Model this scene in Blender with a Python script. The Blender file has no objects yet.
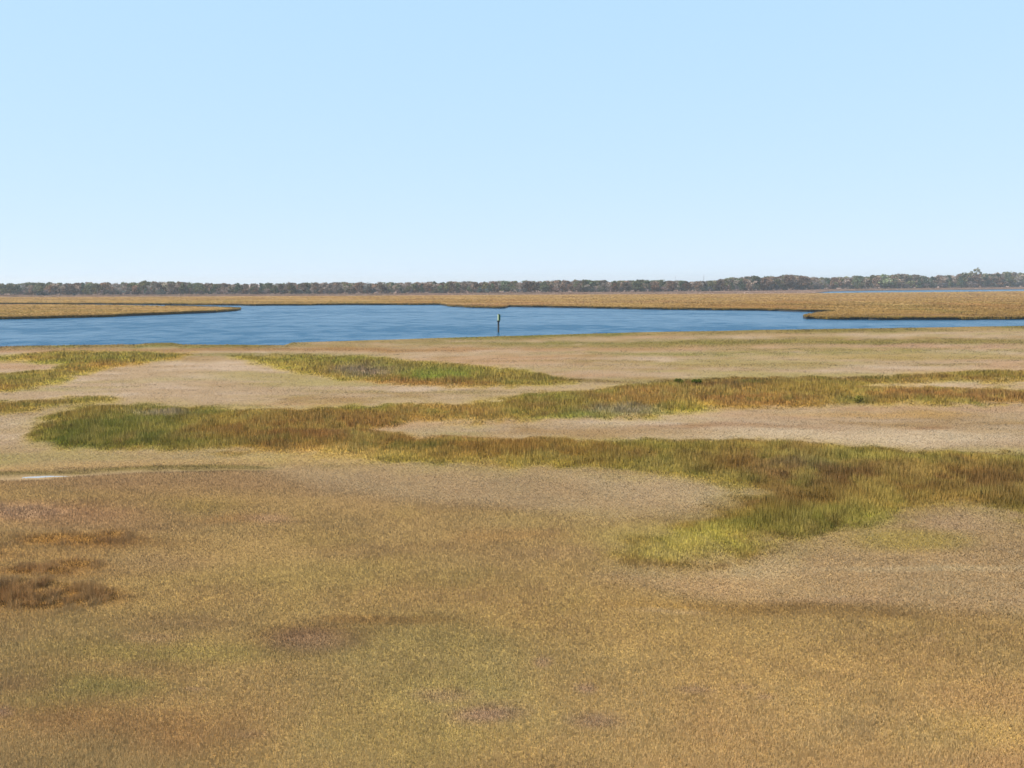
# Salt marsh seen from a low tower: meadow, cordgrass bands, tidal bay, far marsh and a far wood.
import bpy, math, random
import numpy as np
from mathutils import Matrix, Vector

rnd = random.Random(7)
rng = np.random.default_rng(7)
scene = bpy.context.scene
col = scene.collection
R = math.radians

# ------------------------------------------------------------------ camera
F, W, H, EYE = 1000.0, 1024, 768, 11.0
PITCH = math.degrees(math.atan(101.8 / F))
ROT = Matrix.Rotation(R(90 - PITCH), 3, 'X') @ Matrix.Rotation(R(-0.2), 3, 'Z')
RN = np.array(ROT)
cam_d = bpy.data.cameras.new('camera')
cam_d.sensor_width = 36.0
cam_d.lens = 36.0 * F / W
cam_d.clip_start, cam_d.clip_end = 0.5, 60000
cam = bpy.data.objects.new('camera', cam_d)
cam.matrix_world = Matrix.Translation((0, 0, EYE)) @ ROT.to_4x4()
col.objects.link(cam)
scene.camera = cam


def at(u, v, z=0.0):
    """Image pixel (u, v), cast through the camera -> point of the plane at height z."""
    u = np.asarray(u, float); v = np.asarray(v, float)
    u, v = np.broadcast_arrays(u, v)
    d = np.stack([(u - W / 2) / F, -(v - H / 2) / F, -np.ones_like(u)], -1) @ RN.T
    t = (z - EYE) / d[..., 2]
    return d[..., 0] * t, d[..., 1] * t


def horizon(u):
    return 282.2 - (np.asarray(u, float) - 512) * 0.0035


def to_pixel(X, Y, z=0.0):  # world point back to image pixel coordinates
    p = np.stack([X, Y, np.full_like(X, z - EYE)], -1) @ RN
    return W / 2 + F * p[..., 0] / -p[..., 2], H / 2 - F * p[..., 1] / -p[..., 2]


# ------------------------------------------------------------------ noise
def _hash(ix, iy, seed):
    n = (ix.astype(np.int64) * 374761393 + iy.astype(np.int64) * 668265263 + seed * 974634721) & 0x7fffffff
    n = ((n ^ (n >> 13)) * 1274126177) & 0x7fffffff
    n = (n ^ (n >> 16)) & 0xffff
    return n / 65535.0


def vnoise(x, y, seed=0):
    ix = np.floor(x); iy = np.floor(y)
    fx = x - ix; fy = y - iy
    fx = fx * fx * (3 - 2 * fx); fy = fy * fy * (3 - 2 * fy)
    a = _hash(ix, iy, seed); b = _hash(ix + 1, iy, seed)
    c = _hash(ix, iy + 1, seed); d = _hash(ix + 1, iy + 1, seed)
    return (a + (b - a) * fx) * (1 - fy) + (c + (d - c) * fx) * fy


def fbm(x, y, seed=0, oct=4):
    s = 0; a = 0.5; t = 0
    for k in range(oct):
        s = s + a * vnoise(x * 2 ** k + 17.3 * k, y * 2 ** k - 9.1 * k, seed + k); t += a; a *= 0.55
    return s / t * 2 - 1          # about -1..1


def sstep(a, b, x):
    t = np.clip((x - a) / (b - a), 0, 1)
    return t * t * (3 - 2 * t)


def lin(c):
    c = np.asarray(c, float) / 255.0
    return np.where(c <= 0.04045, c / 12.92, ((c + 0.055) / 1.055) ** 2.4)


# ------------------------------------------------------------------ object helpers
def tag(o, label=None, cat=None, group=None, kind=None):
    if label: o['label'] = label
    if cat: o['category'] = cat
    if group: o['group'] = group
    if kind: o['kind'] = kind
    return o


def empty(name, loc, rz=0.0):
    o = bpy.data.objects.new(name, None)
    o.location = loc; o.rotation_euler = (0, 0, rz); o.empty_display_size = 0.2
    col.objects.link(o)
    return o


def link(name, me, mat=None, parent=None):
    o = bpy.data.objects.new(name, me)
    if mat and not me.materials: me.materials.append(mat)
    col.objects.link(o)
    if parent: o.parent = parent
    return o


def np_mesh(name, V, Fc, fcol=None, vcol=None, smooth=False):
    me = bpy.data.meshes.new(name)
    V = np.ascontiguousarray(V, np.float32); Fc = np.ascontiguousarray(Fc, np.int32)
    n, k = Fc.shape
    me.vertices.add(len(V)); me.vertices.foreach_set('co', V.ravel())
    me.loops.add(n * k); me.loops.foreach_set('vertex_index', Fc.ravel())
    me.polygons.add(n); me.polygons.foreach_set('loop_start', np.arange(0, n * k, k, dtype=np.int32))
    if smooth: me.polygons.foreach_set('use_smooth', np.ones(n, bool))
    me.update(calc_edges=True)
    if fcol is not None:
        a = me.attributes.new('cover', 'FLOAT_COLOR', 'FACE')
        a.data.foreach_set('color', np.c_[fcol, np.ones(n)].astype(np.float32).ravel())
    if vcol is not None:
        a = me.attributes.new('cover', 'FLOAT_COLOR', 'POINT')
        a.data.foreach_set('color', np.c_[vcol, np.ones(len(V))].astype(np.float32).ravel())
    return me


class MB:
    """collects boxes and tubes for one mesh"""
    def __init__(s): s.v = []; s.f = []
    def box(s, c, size, rz=0.0):
        b = len(s.v); cx, cy, cz = c; x, y, z = [k / 2 for k in size]; cr, sr = math.cos(rz), math.sin(rz)
        for dz in (-z, z):
            for dx, dy in ((-x, -y), (x, -y), (x, y), (-x, y)):
                s.v.append((cx + dx * cr - dy * sr, cy + dx * sr + dy * cr, cz + dz))
        for f in ((3, 2, 1, 0), (4, 5, 6, 7), (0, 1, 5, 4), (1, 2, 6, 5), (2, 3, 7, 6), (3, 0, 4, 7)):
            s.f.append([b + k for k in f])
        return s
    def tube(s, pts, rad, n=8):
        rings = []
        for i, p in enumerate(pts):
            p = Vector(p)
            a = Vector(pts[max(i - 1, 0)]); c = Vector(pts[min(i + 1, len(pts) - 1)])
            t = (c - a).normalized()
            q = t.orthogonal().normalized() if abs(t.z) < 0.95 else Vector((1, 0, 0))
            q = (q - t * q.dot(t)).normalized(); w = t.cross(q)
            r = rad[i]
            rings.append(len(s.v))
            for k in range(n):
                an = 2 * math.pi * k / n
                s.v.append(tuple(p + q * (r * math.cos(an)) + w * (r * math.sin(an))))
        for i in range(len(rings) - 1):
            for k in range(n):
                k2 = (k + 1) % n
                s.f.append([rings[i] + k, rings[i] + k2, rings[i + 1] + k2, rings[i + 1] + k])
        s.f.append([rings[0] + k for k in reversed(range(n))])
        s.f.append([rings[-1] + k for k in range(n)])
        return s
    def mesh(s, name):
        me = bpy.data.meshes.new(name); me.from_pydata(s.v, [], s.f); me.update(); return me
    def build(s, name, mat, parent=None): return link(name, s.mesh(name), mat, parent)


# ------------------------------------------------------------------ materials
def new_mat(name):
    m = bpy.data.materials.new(name); m.use_nodes = True
    nt = m.node_tree; nt.nodes.clear()
    out = nt.nodes.new('ShaderNodeOutputMaterial')
    return m, nt, out


def N(nt, typ, **kw):
    n = nt.nodes.new(typ)
    for k, v in kw.items():
        if k.startswith('i_'): n.inputs[k[2:]].default_value = v
        else: setattr(n, k, v)
    return n


def leaf_mat(name, source, up=0.55, trans=0.4, var=0.0):
    """blades and leaves: diffuse + translucent; colour from an attribute or from the object"""
    m, nt, out = new_mat(name)
    if source == 'attr':
        c = N(nt, 'ShaderNodeAttribute', attribute_name='cover').outputs['Color']
    else:
        oi = N(nt, 'ShaderNodeObjectInfo')
        geo = N(nt, 'ShaderNodeNewGeometry')
        hsv = N(nt, 'ShaderNodeHueSaturation')
        mr = N(nt, 'ShaderNodeMapRange', i_2=0.0) if False else N(nt, 'ShaderNodeMapRange')
        mr.inputs['To Min'].default_value = 1 - var; mr.inputs['To Max'].default_value = 1 + var
        nt.links.new(geo.outputs['Random Per Island'], mr.inputs['Value'])
        nt.links.new(mr.outputs[0], hsv.inputs['Value'])
        nt.links.new(oi.outputs['Color'], hsv.inputs['Color'])
        c = hsv.outputs[0]
    geo = N(nt, 'ShaderNodeNewGeometry')
    mix = N(nt, 'ShaderNodeMix', data_type='VECTOR')
    mix.inputs[0].default_value = up
    nt.links.new(geo.outputs['Normal'], mix.inputs[4])
    mix.inputs[5].default_value = (0, 0, 1)
    nrm = N(nt, 'ShaderNodeVectorMath', operation='NORMALIZE')
    nt.links.new(mix.outputs[1], nrm.inputs[0])
    d = N(nt, 'ShaderNodeBsdfDiffuse'); t = N(nt, 'ShaderNodeBsdfTranslucent')
    for s in (d, t):
        nt.links.new(c, s.inputs['Color'])
    nt.links.new(nrm.outputs[0], d.inputs['Normal'])
    ms = N(nt, 'ShaderNodeMixShader'); ms.inputs[0].default_value = trans
    nt.links.new(d.outputs[0], ms.inputs[1]); nt.links.new(t.outputs[0], ms.inputs[2])
    nt.links.new(ms.outputs[0], out.inputs[0])
    return m


def plain_mat(name, rgb, rough=0.8, noise=None, amount=0.25):
    m, nt, out = new_mat(name)
    p = N(nt, 'ShaderNodeBsdfPrincipled'); p.inputs['Roughness'].default_value = rough
    p.inputs['Specular IOR Level'].default_value = 0.3
    if noise:
        tc = N(nt, 'ShaderNodeTexCoord'); mp = N(nt, 'ShaderNodeMapping'); mp.inputs['Scale'].default_value = noise
        nt.links.new(tc.outputs['Object'], mp.inputs[0])
        no = N(nt, 'ShaderNodeTexNoise'); no.inputs['Scale'].default_value = 1.0; no.inputs['Detail'].default_value = 6
        nt.links.new(mp.outputs[0], no.inputs['Vector'])
        cr = N(nt, 'ShaderNodeValToRGB')
        cr.color_ramp.elements[0].position = 0.3; cr.color_ramp.elements[1].position = 0.7
        cr.color_ramp.elements[0].color = [c * (1 - amount) for c in rgb] + [1]
        cr.color_ramp.elements[1].color = [c * (1 + amount) for c in rgb] + [1]
        nt.links.new(no.outputs['Fac'], cr.inputs[0]); nt.links.new(cr.outputs[0], p.inputs['Base Color'])
        bp = N(nt, 'ShaderNodeBump'); bp.inputs['Strength'].default_value = 0.3; bp.inputs['Distance'].default_value = 0.05
        nt.links.new(no.outputs['Fac'], bp.inputs['Height']); nt.links.new(bp.outputs[0], p.inputs['Normal'])
    else:
        p.inputs['Base Color'].default_value = (*rgb, 1)
    nt.links.new(p.outputs[0], out.inputs[0])
    return m


M = {}
M['blade'] = leaf_mat('marsh grass blades', 'attr', up=0.92, trans=0.25)
M['leaf'] = leaf_mat('tree leaves', 'object', up=0.25, trans=0.25, var=0.5)
M['mud'] = plain_mat('dark wet bank mud', (0.035, 0.028, 0.02), 0.7, (0.6, 0.6, 2.5), 0.5)
M['bark'] = plain_mat('grey bark', (0.20, 0.17, 0.15), 0.9, (1, 1, 0.3), 0.35)

# ground below the near grass: cover colour per vertex + fine procedural litter
m, nt, out = new_mat('marsh soil and thatch')
a = N(nt, 'ShaderNodeAttribute', attribute_name='cover')
geo = N(nt, 'ShaderNodeNewGeometry')
no = N(nt, 'ShaderNodeTexNoise'); no.inputs['Scale'].default_value = 9.0; no.inputs['Detail'].default_value = 5
nt.links.new(geo.outputs['Position'], no.inputs['Vector'])
mr = N(nt, 'ShaderNodeMapRange'); mr.inputs['From Min'].default_value = 0.3; mr.inputs['From Max'].default_value = 0.7
mr.inputs['To Min'].default_value = 0.7; mr.inputs['To Max'].default_value = 1.1
nt.links.new(no.outputs['Fac'], mr.inputs['Value'])
mx = N(nt, 'ShaderNodeVectorMath', operation='SCALE')
nt.links.new(a.outputs['Color'], mx.inputs[0]); nt.links.new(mr.outputs[0], mx.inputs['Scale'])
d = N(nt, 'ShaderNodeBsdfDiffuse')
nt.links.new(mx.outputs[0], d.inputs['Color'])
bp = N(nt, 'ShaderNodeBump'); bp.inputs['Strength'].default_value = 0.5; bp.inputs['Distance'].default_value = 0.08
nt.links.new(no.outputs['Fac'], bp.inputs['Height']); nt.links.new(bp.outputs[0], d.inputs['Normal'])
nt.links.new(d.outputs[0], out.inputs[0])
M['soil'] = m

# far marsh ground: streaky procedural tan and olive
m, nt, out = new_mat('far marsh thatch')
geo = N(nt, 'ShaderNodeNewGeometry'); mp = N(nt, 'ShaderNodeMapping'); mp.inputs['Scale'].default_value = (0.012, 0.03, 1)
nt.links.new(geo.outputs['Position'], mp.inputs[0])
no = N(nt, 'ShaderNodeTexNoise'); no.inputs['Scale'].default_value = 1.0; no.inputs['Detail'].default_value = 7
nt.links.new(mp.outputs[0], no.inputs['Vector'])
cr = N(nt, 'ShaderNodeValToRGB'); e = cr.color_ramp.elements
e[0].position = 0.3; e[0].color = (*(lin((140, 105, 55)) * 0.8), 1)
e[1].position = 0.7; e[1].color = (*(lin((175, 140, 90)) * 0.8), 1)
nt.links.new(no.outputs['Fac'], cr.inputs[0])
d = N(nt, 'ShaderNodeBsdfDiffuse'); nt.links.new(cr.outputs[0], d.inputs['Color']); nt.links.new(d.outputs[0], out.inputs[0])
M['far'] = m


def water_mat(name, base, wave, rough, spec=(0.008, 0.105)):
    m, nt, out = new_mat(name)
    geo = N(nt, 'ShaderNodeNewGeometry')
    p = N(nt, 'ShaderNodeBsdfPrincipled')
    p.inputs['Base Color'].default_value = (*base, 1); p.inputs['Roughness'].default_value = rough
    p.inputs['IOR'].default_value = 1.33
    # wind patches: where the breeze roughens the water more, and the ripple trains inside them
    fac = None
    for k, (sx, sy, wt) in enumerate(((0.005, 0.022, 0.95), (0.03, 0.045, 0.8), (0.18, 0.12, 1.05))):
        mp = N(nt, 'ShaderNodeMapping'); mp.inputs['Scale'].default_value = (sx, sy, 1); mp.inputs['Location'].default_value = (k * 7, k * 3, k)
        nt.links.new(geo.outputs['Position'], mp.inputs[0])
        wn = N(nt, 'ShaderNodeTexNoise'); wn.inputs['Scale'].default_value = 1.0; wn.inputs['Detail'].default_value = 3
        nt.links.new(mp.outputs[0], wn.inputs['Vector'])
        ad = N(nt, 'ShaderNodeMath', operation='MULTIPLY_ADD'); ad.inputs[1].default_value = wt / 2.8
        nt.links.new(wn.outputs['Fac'], ad.inputs[0])
        if fac: nt.links.new(fac, ad.inputs[2])
        else: ad.inputs[2].default_value = 0.0
        fac = ad.outputs[0]
    mr = N(nt, 'ShaderNodeMapRange'); mr.inputs['From Min'].default_value = 0.40; mr.inputs['From Max'].default_value = 0.60
    mr.inputs['To Min'].default_value = 1.2 * wave; mr.inputs['To Max'].default_value = 0.5 * wave
    nt.links.new(fac, mr.inputs['Value'])
    ms = N(nt, 'ShaderNodeMapRange'); ms.inputs['From Min'].default_value = 0.43; ms.inputs['From Max'].default_value = 0.57
    ms.inputs['To Min'].default_value = spec[0]; ms.inputs['To Max'].default_value = spec[1]
    nt.links.new(fac, ms.inputs['Value']); nt.links.new(ms.outputs[0], p.inputs['Specular IOR Level'])
    prev = None
    for sc, dist, seed in ((0.35, 0.55, 0), (1.3, 0.22, 3), (4.0, 0.08, 7)):
        mp = N(nt, 'ShaderNodeMapping'); mp.inputs['Scale'].default_value = (sc * 0.6, sc, 1)
        mp.inputs['Rotation'].default_value = (0, 0, R(12 + seed * 3)); mp.inputs['Location'].default_value = (seed, seed * 2, seed)
        nt.links.new(geo.outputs['Position'], mp.inputs[0])
        n1 = N(nt, 'ShaderNodeTexNoise'); n1.inputs['Scale'].default_value = 1.0; n1.inputs['Detail'].default_value = 3
        nt.links.new(mp.outputs[0], n1.inputs['Vector'])
        b = N(nt, 'ShaderNodeBump'); b.inputs['Distance'].default_value = dist
        nt.links.new(mr.outputs[0], b.inputs['Strength'])
        nt.links.new(n1.outputs['Fac'], b.inputs['Height'])
        if prev: nt.links.new(prev.outputs[0], b.inputs['Normal'])
        prev = b
    nt.links.new(prev.outputs[0], p.inputs['Normal'])
    nt.links.new(p.outputs[0], out.inputs[0])
    return m


M['water'] = water_mat('wind rippled bay water', (0.002, 0.058, 0.125), 0.9, 0.22)
M['pool'] = water_mat('still pool water', (0.30, 0.27, 0.26), 0.05, 0.05, (0.2, 0.2))  # pale base colour stands in for the reflected sky

# ------------------------------------------------------------------ the marsh map (laid out in image pixel coordinates)
U0, U1, V0, V1 = -220, 1244, 318, 900
gu, gv = np.meshgrid(np.arange(U0, U1 + 1, 1.0), np.arange(V0, V1 + 1, 1.0))
gX, gY = at(gu, gv)
gdist = np.hypot(gX, gY)

SHORE_U = [-400, -60, 0, 60, 138, 145, 172, 182, 240, 285, 292, 340, 430, 512, 600, 700, 800, 900, 1024, 1100, 1400]
SHORE_V = [349, 347, 346.5, 345.5, 344.5, 343.5, 343, 344.8, 345, 345.2, 342.6, 341, 338.6, 335.8, 333.4, 331.2, 329.2, 327.8, 326.2, 325.6, 323]


def shore(u):
    X, _ = at(u, np.full_like(u, 340.0))
    return np.interp(u, SHORE_U, SHORE_V) + 0.5 * fbm(X / 14.0, X * 0 + 3.3, 91, 4)


def warp(amp_u=9, amp_v=0.035, lam=9.0, seed=5):
    h = gv - 282
    du = amp_u * fbm(gX / lam, gY / lam, seed) * (0.4 + h / 250)
    dv = amp_v * h * fbm(gX / lam, gY / (lam * 1.6), seed + 40)
    return gu + du, gv + dv


WU, WV = warp()


def sdf(pts, uu, vv, asp=1.0):
    """signed distance to a polygon (negative inside); asp squeezes u so edges soften sideways"""
    d = np.full(uu.shape, 1e9); inside = np.zeros(uu.shape, bool)
    n = len(pts)
    x = uu * asp
    for i in range(n):
        x0, y0 = pts[i]; x1, y1 = pts[(i + 1) % n]
        x0 *= asp; x1 *= asp
        ex, ey = x1 - x0, y1 - y0
        t = np.clip(((x - x0) * ex + (vv - y0) * ey) / (ex * ex + ey * ey + 1e-9), 0, 1)
        d = np.minimum(d, (x - x0 - ex * t) ** 2 + (vv - y0 - ey * t) ** 2)
        c = (y0 > vv) != (y1 > vv)
        if y1 != y0:
            inside ^= c & (x < (x1 - x0) * (vv - y0) / (y1 - y0) + x0)
    d = np.sqrt(d)
    return np.where(inside, -d, d)


def poly(pts, feather, asp=0.25):
    return 1 - sstep(-feather, feather, sdf(pts, WU, WV, asp))


def blob(cu, cv, ru, rv, soft=0.6):
    r = np.sqrt(((WU - cu) / ru) ** 2 + ((WV - cv) / rv) ** 2)
    return 1 - sstep(1 - soft, 1 + soft, r)


K = 0.84     # sunlit picture tone -> base colour


def C(*rgb): return lin(rgb) * K


def paint(base, mask, rgb, s=1.0):
    k = np.clip(mask * s, 0, 1)[..., None]
    return base * (1 - k) + C(*rgb) * k


# --- meadow base
hv = gv - 282
n1 = fbm(gX / 6.0, gY / 9.0, 1, 5); n2 = fbm(gX / 2.5, gY / 3.6, 2, 4); n3 = fbm(gX / 14, gY / 22, 3, 4)
n4 = fbm(gX / 0.9, gY / 1.3, 4, 3)
cov = np.zeros(gu.shape + (3,)) + C(166, 134, 88)
near = sstep(470, 640, gv)
cov = cov * (1 - near[..., None]) + C(163, 131, 76) * near[..., None]
cov = paint(cov, sstep(0.05, 0.6, n1), (150, 130, 66), 0.55 * (0.35 + 0.65 * near))
cov = paint(cov, sstep(0.1, 0.6, -n3 + 0.5 * n2), (148, 112, 74), 0.6)
cov = paint(cov, sstep(0.1, 0.6, n2), (170, 140, 84), 0.4)
# pale straw flats between the cordgrass bands
flat_far = poly([(-300, 350), (1300, 324), (1300, 470), (1024, 457), (850, 449), (700, 445), (512, 445), (420, 450), (300, 456), (100, 463), (-300, 478)], 4)
cov = paint(cov, flat_far, (186, 156, 122), 0.95)
strk = 0.6 * fbm(gX / 26, gY / 7, 21, 4) + 0.5 * fbm(gX / 9, gY / 4.5, 22, 3) + 0.55 * fbm(gX / 5, gY / 3.0, 23, 3)
cov = paint(cov, flat_far * sstep(0.05, 0.55, strk), (164, 130, 84), 0.85)
cov = paint(cov, flat_far * sstep(0.1, 0.6, -strk), (202, 174, 146), 0.8)
# left-hand pale ground above and below the ditch
cov = paint(cov, poly([(-300, 440), (40, 448), (260, 452), (420, 464), (430, 470), (290, 464), (0, 472), (-300, 480)], 4), (184, 152, 104), 0.8)
cov = paint(cov, blob(190, 480, 220, 12), (154, 122, 92), 0.7)
cov = paint(cov, blob(420, 487, 130, 18), (158, 128, 94), 0.6)
# pale tongue ending at the cordgrass bend
tongue = poly([(250, 468), (420, 464), (512, 466), (600, 468), (690, 479), (752, 490), (712, 508), (690, 516), (600, 522), (480, 505), (330, 490)], 9, 0.4)
cov = paint(cov, tongue, (176, 147, 112), 0.85)
cov = paint(cov, poly([(560, 474), (690, 481), (745, 491), (705, 506), (620, 500)], 7, 0.4), (186, 158, 124), 0.7)
# rounded pale rise on the right
rise = poly([(650, 560), (750, 548), (800, 538), (860, 523), (920, 507), (965, 504), (1030, 518), (1300, 560), (1300, 640), (900, 610), (700, 600), (600, 575)], 12, 0.4)
cov = paint(cov, rise, (174, 141, 100), 0.85)
cov = paint(cov, blob(755, 565, 45, 12), (186, 160, 120), 0.6)
cov = paint(cov, blob(905, 538, 60, 11), (164, 140, 62), 0.75)
cov = paint(cov, blob(940, 567, 120, 3.0), (188, 162, 122), 0.6)
cov = paint(cov, blob(975, 518, 50, 10), (178, 146, 114), 0.6)
# other tones of the near meadow
for cu, cv, ru, rv, rgb, s in (
    (800, 609, 85, 7, (116, 84, 44), 0.8), (880, 616, 50, 5, (130, 94, 50), 0.6),
    (675, 612, 36, 2.5, (188, 156, 112), 0.8), (690, 606, 80, 5, (156, 118, 58), 0.6),
    (318, 640, 55, 12, (120, 80, 52), 0.9), (390, 623, 60, 5, (128, 84, 46), 0.85), (290, 653, 36, 8, (112, 78, 62), 0.75),
    (180, 625, 60, 8, (142, 108, 76), 0.5), (430, 650, 90, 30, (156, 138, 74), 0.5), (180, 655, 120, 10, (154, 138, 62), 0.5),
    (60, 695, 60, 18, (136, 124, 58), 0.6), (120, 690, 45, 9, (130, 122, 56), 0.6), (90, 725, 80, 16, (144, 104, 58), 0.55),
    (20, 690, 40, 10, (136, 100, 72), 0.5), (200, 740, 70, 22, (152, 108, 58), 0.5), (420, 735, 110, 40, (156, 136, 66), 0.55),
    (460, 690, 80, 20, (152, 136, 72), 0.5), (800, 700, 200, 70, (170, 134, 76), 0.6), (1000, 700, 60, 18, (166, 124, 74), 0.4),
    (1020, 765, 70, 22, (170, 126, 76), 0.4), (980, 740, 70, 20, (176, 146, 72), 0.5), (240, 517, 45, 5, (158, 110, 66), 0.5),
    (205, 504, 40, 6, (140, 116, 60), 0.5), (330, 538, 40, 8, (142, 116, 64), 0.5), (300, 575, 120, 14, (158, 138, 74), 0.4),
    (510, 536, 50, 6, (158, 118, 70), 0.6), (420, 548, 110, 6, (148, 116, 74), 0.5), (560, 555, 60, 6, (150, 118, 84), 0.5),
    (60, 512, 90, 9, (170, 122, 92), 0.6), (90, 523, 90, 7, (150, 112, 82), 0.5), (90, 540, 80, 7, (124, 84, 44), 0.6),
    (60, 570, 70, 8, (130, 92, 56), 0.6), (40, 552, 60, 6, (170, 128, 76), 0.5), (160, 560, 60, 10, (150, 118, 86), 0.5),
    (660, 538, 70, 12, (170, 148, 76), 0.7), (590, 520, 90, 10, (172, 148, 92), 0.5), (860, 650, 200, 30, (172, 136, 78), 0.5),
):
    cov = paint(cov, blob(cu, cv, ru, rv, 0.8), rgb, s * 0.95)

# --- cordgrass bands (taller)
BAND = {}
BAND['near'] = [(30, 432), (36, 424), (74, 409), (160, 407), (232, 411), (300, 408), (400, 406), (470, 408), (452, 415), (400, 424), (372, 430), (420, 438), (512, 440),
                (600, 441), (700, 443), (800, 444), (870, 447), (940, 452), (1024, 457), (1300, 466), (1300, 560), (1060, 524), (1024, 517), (962, 503), (905, 508), (870, 520), (838, 531),
                (760, 539), (742, 551), (690, 559), (640, 556), (650, 545), (690, 528), (722, 508), (772, 491), (715, 480), (600, 468), (512, 466), (400, 463), (300, 455), (250, 450), (150, 448), (60, 446), (34, 443)]
BAND['mid'] = [(400, 408), (470, 403), (545, 394), (610, 387), (660, 381), (690, 378), (760, 377), (880, 376), (960, 372), (1024, 369), (1300, 362), (1300, 380), (1024, 381), (890, 383), (860, 386), (1024, 388), (1300, 392), (1300, 402),
               (1024, 403), (930, 405), (850, 405), (790, 408), (716, 409), (706, 415), (640, 417), (560, 419), (470, 421), (420, 420)]
BAND['upper'] = [(228, 357), (300, 355), (360, 356), (430, 361), (490, 368), (540, 373), (585, 381), (545, 387), (470, 388), (400, 387), (340, 380), (300, 374), (262, 364)]
BAND['left'] = [(-300, 356), (0, 355), (60, 351), (140, 351), (196, 353.5), (175, 359), (120, 367), (90, 372), (62, 382), (30, 389), (-20, 393), (-300, 396), (-300, 386), (0, 374), (52, 370), (58, 364), (0, 362), (-300, 366)]
BAND['tongue'] = [(-300, 402), (0, 403), (60, 399), (104, 398), (122, 401), (80, 407), (30, 412), (0, 416), (-300, 420)]
tall = np.zeros(gu.shape); height = np.zeros(gu.shape); halo = np.zeros(gu.shape); band = np.zeros(gu.shape, int)
for i, k in enumerate(BAND):
    sd = sdf(BAND[k], WU, WV, 0.3)
    fw = np.clip((gv - 282) / 48, 1.2, 5.0)
    if k == 'near': fw = fw * (1 + 1.6 * blob(690, 550, 90, 22) + 0.8 * blob(330, 456, 140, 10))
    sd = sd + fw * 1.7 * fbm(gX / 1.6, gY / 2.2, 35 + i, 4)
    mk = 1 - sstep(-fw, fw * 1.2, sd)
    band[mk > 0.4] = i + 1
    tall = np.maximum(tall, mk)
    height = np.maximum(height, 1 - sstep(-3.2 * fw, 0.8 * fw, sd))
    if k in ('near', 'mid'): halo = np.maximum(halo, 1 - sstep(0, 4.5 * fw, sd))
    BAND[k] = mk
g1 = fbm(gX / 7, gY / 10, 31, 5); g2 = fbm(gX / 3, gY / 4, 32, 4); g3 = fbm(gX / 18, gY / 16, 33, 4)
cg = np.zeros(gu.shape + (3,)) + C(140, 122, 54)
cg = paint(cg, sstep(-0.1, 0.5, g1), (118, 116, 46), 0.8)
cg = paint(cg, sstep(0.05, 0.5, -g1 + 0.3 * g2), (150, 108, 54), 0.75)
cg = paint(cg, sstep(0.15, 0.6, g2), (164, 144, 66), 0.6)
for cu, cv, ru, rv, rgb, s in (
    # main band
    (110, 433, 90, 14, (106, 110, 40), 0.9), (70, 442, 40, 6, (92, 100, 34), 0.8), (200, 430, 90, 10, (118, 116, 46), 0.8), (130, 414, 80, 6, (134, 120, 56), 0.6),
    (160, 416, 30, 3, (134, 128, 108), 0.8), (300, 428, 90, 12, (152, 104, 50), 0.85), (390, 432, 100, 8, (140, 92, 50), 0.8), (360, 418, 70, 6, (144, 110, 56), 0.7),
    (450, 448, 120, 10, (142, 106, 48), 0.7), (420, 457, 90, 6, (160, 140, 64), 0.8), (330, 452, 60, 5, (172, 144, 76), 0.9), (560, 452, 90, 8, (146, 116, 48), 0.7), (560, 462, 120, 5, (156, 138, 58), 0.7),
    (690, 455, 60, 8, (140, 124, 50), 0.7), (760, 462, 80, 12, (130, 104, 52), 0.7), (800, 468, 40, 8, (122, 112, 72), 0.8), (830, 474, 60, 10, (112, 92, 70), 0.8),
    (900, 480, 120, 14, (136, 96, 48), 0.85), (1010, 490, 70, 16, (110, 84, 46), 0.8), (890, 458, 60, 5, (136, 130, 54), 0.8), (990, 466, 60, 6, (144, 132, 60), 0.7),
    (770, 498, 70, 12, (128, 94, 46), 0.8), (735, 505, 40, 6, (118, 82, 44), 0.7), (760, 518, 60, 9, (142, 122, 48), 0.7), (780, 528, 70, 8, (112, 114, 42), 0.8), (840, 518, 50, 6, (118, 122, 42), 0.8),
    (700, 537, 50, 12, (166, 156, 62), 1.0), (685, 552, 60, 9, (172, 158, 76), 1.0), (745, 545, 40, 7, (160, 150, 64), .9), (930, 500, 60, 8, (156, 132, 60), 0.7),
    # middle band
    (570, 398, 36, 7, (104, 114, 44), 0.9), (530, 405, 60, 9, (136, 122, 52), 0.7), (622, 411, 36, 5, (134, 126, 110), 0.8), (560, 415, 60, 4, (122, 124, 56), 0.7), (695, 408, 28, 6, (156, 146, 54), 0.9),
    (640, 396, 60, 7, (160, 118, 64), 0.7), (760, 398, 70, 9, (164, 108, 58), 0.8), (730, 384, 60, 4, (112, 82, 50), 0.8), (800, 381, 60, 4, (124, 112, 52), 0.7), (820, 391, 70, 7, (146, 132, 54), 0.7),
    (860, 400, 30, 5, (104, 100, 50), 0.7), (940, 392, 80, 6, (158, 108, 58), 0.8), (1000, 398, 50, 5, (150, 104, 60), 0.7), (900, 378, 140, 3, (116, 86, 46), 0.7), (1000, 374, 60, 4, (126, 114, 48), 0.8), (470, 412, 60, 7, (156, 120, 60), 0.7),
    # upper bands
    (320, 360, 70, 5, (116, 114, 50), 0.8), (370, 370, 34, 6, (126, 112, 100), 0.9), (440, 374, 40, 6, (116, 128, 46), 0.95), (420, 366, 60, 5, (120, 116, 54), 0.7), (420, 384, 80, 4, (150, 104, 56), 0.8),
    (520, 381, 60, 5, (126, 112, 52), 0.7), (290, 366, 30, 5, (152, 136, 62), 0.7), (110, 357, 70, 5, (124, 118, 50), 0.8), (30, 380, 70, 8, (144, 132, 60), 0.8), (60, 404, 60, 6, (132, 120, 56), 0.8),
):
    cg = paint(cg, blob(cu, cv, ru, rv, 0.6), rgb, s)
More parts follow.
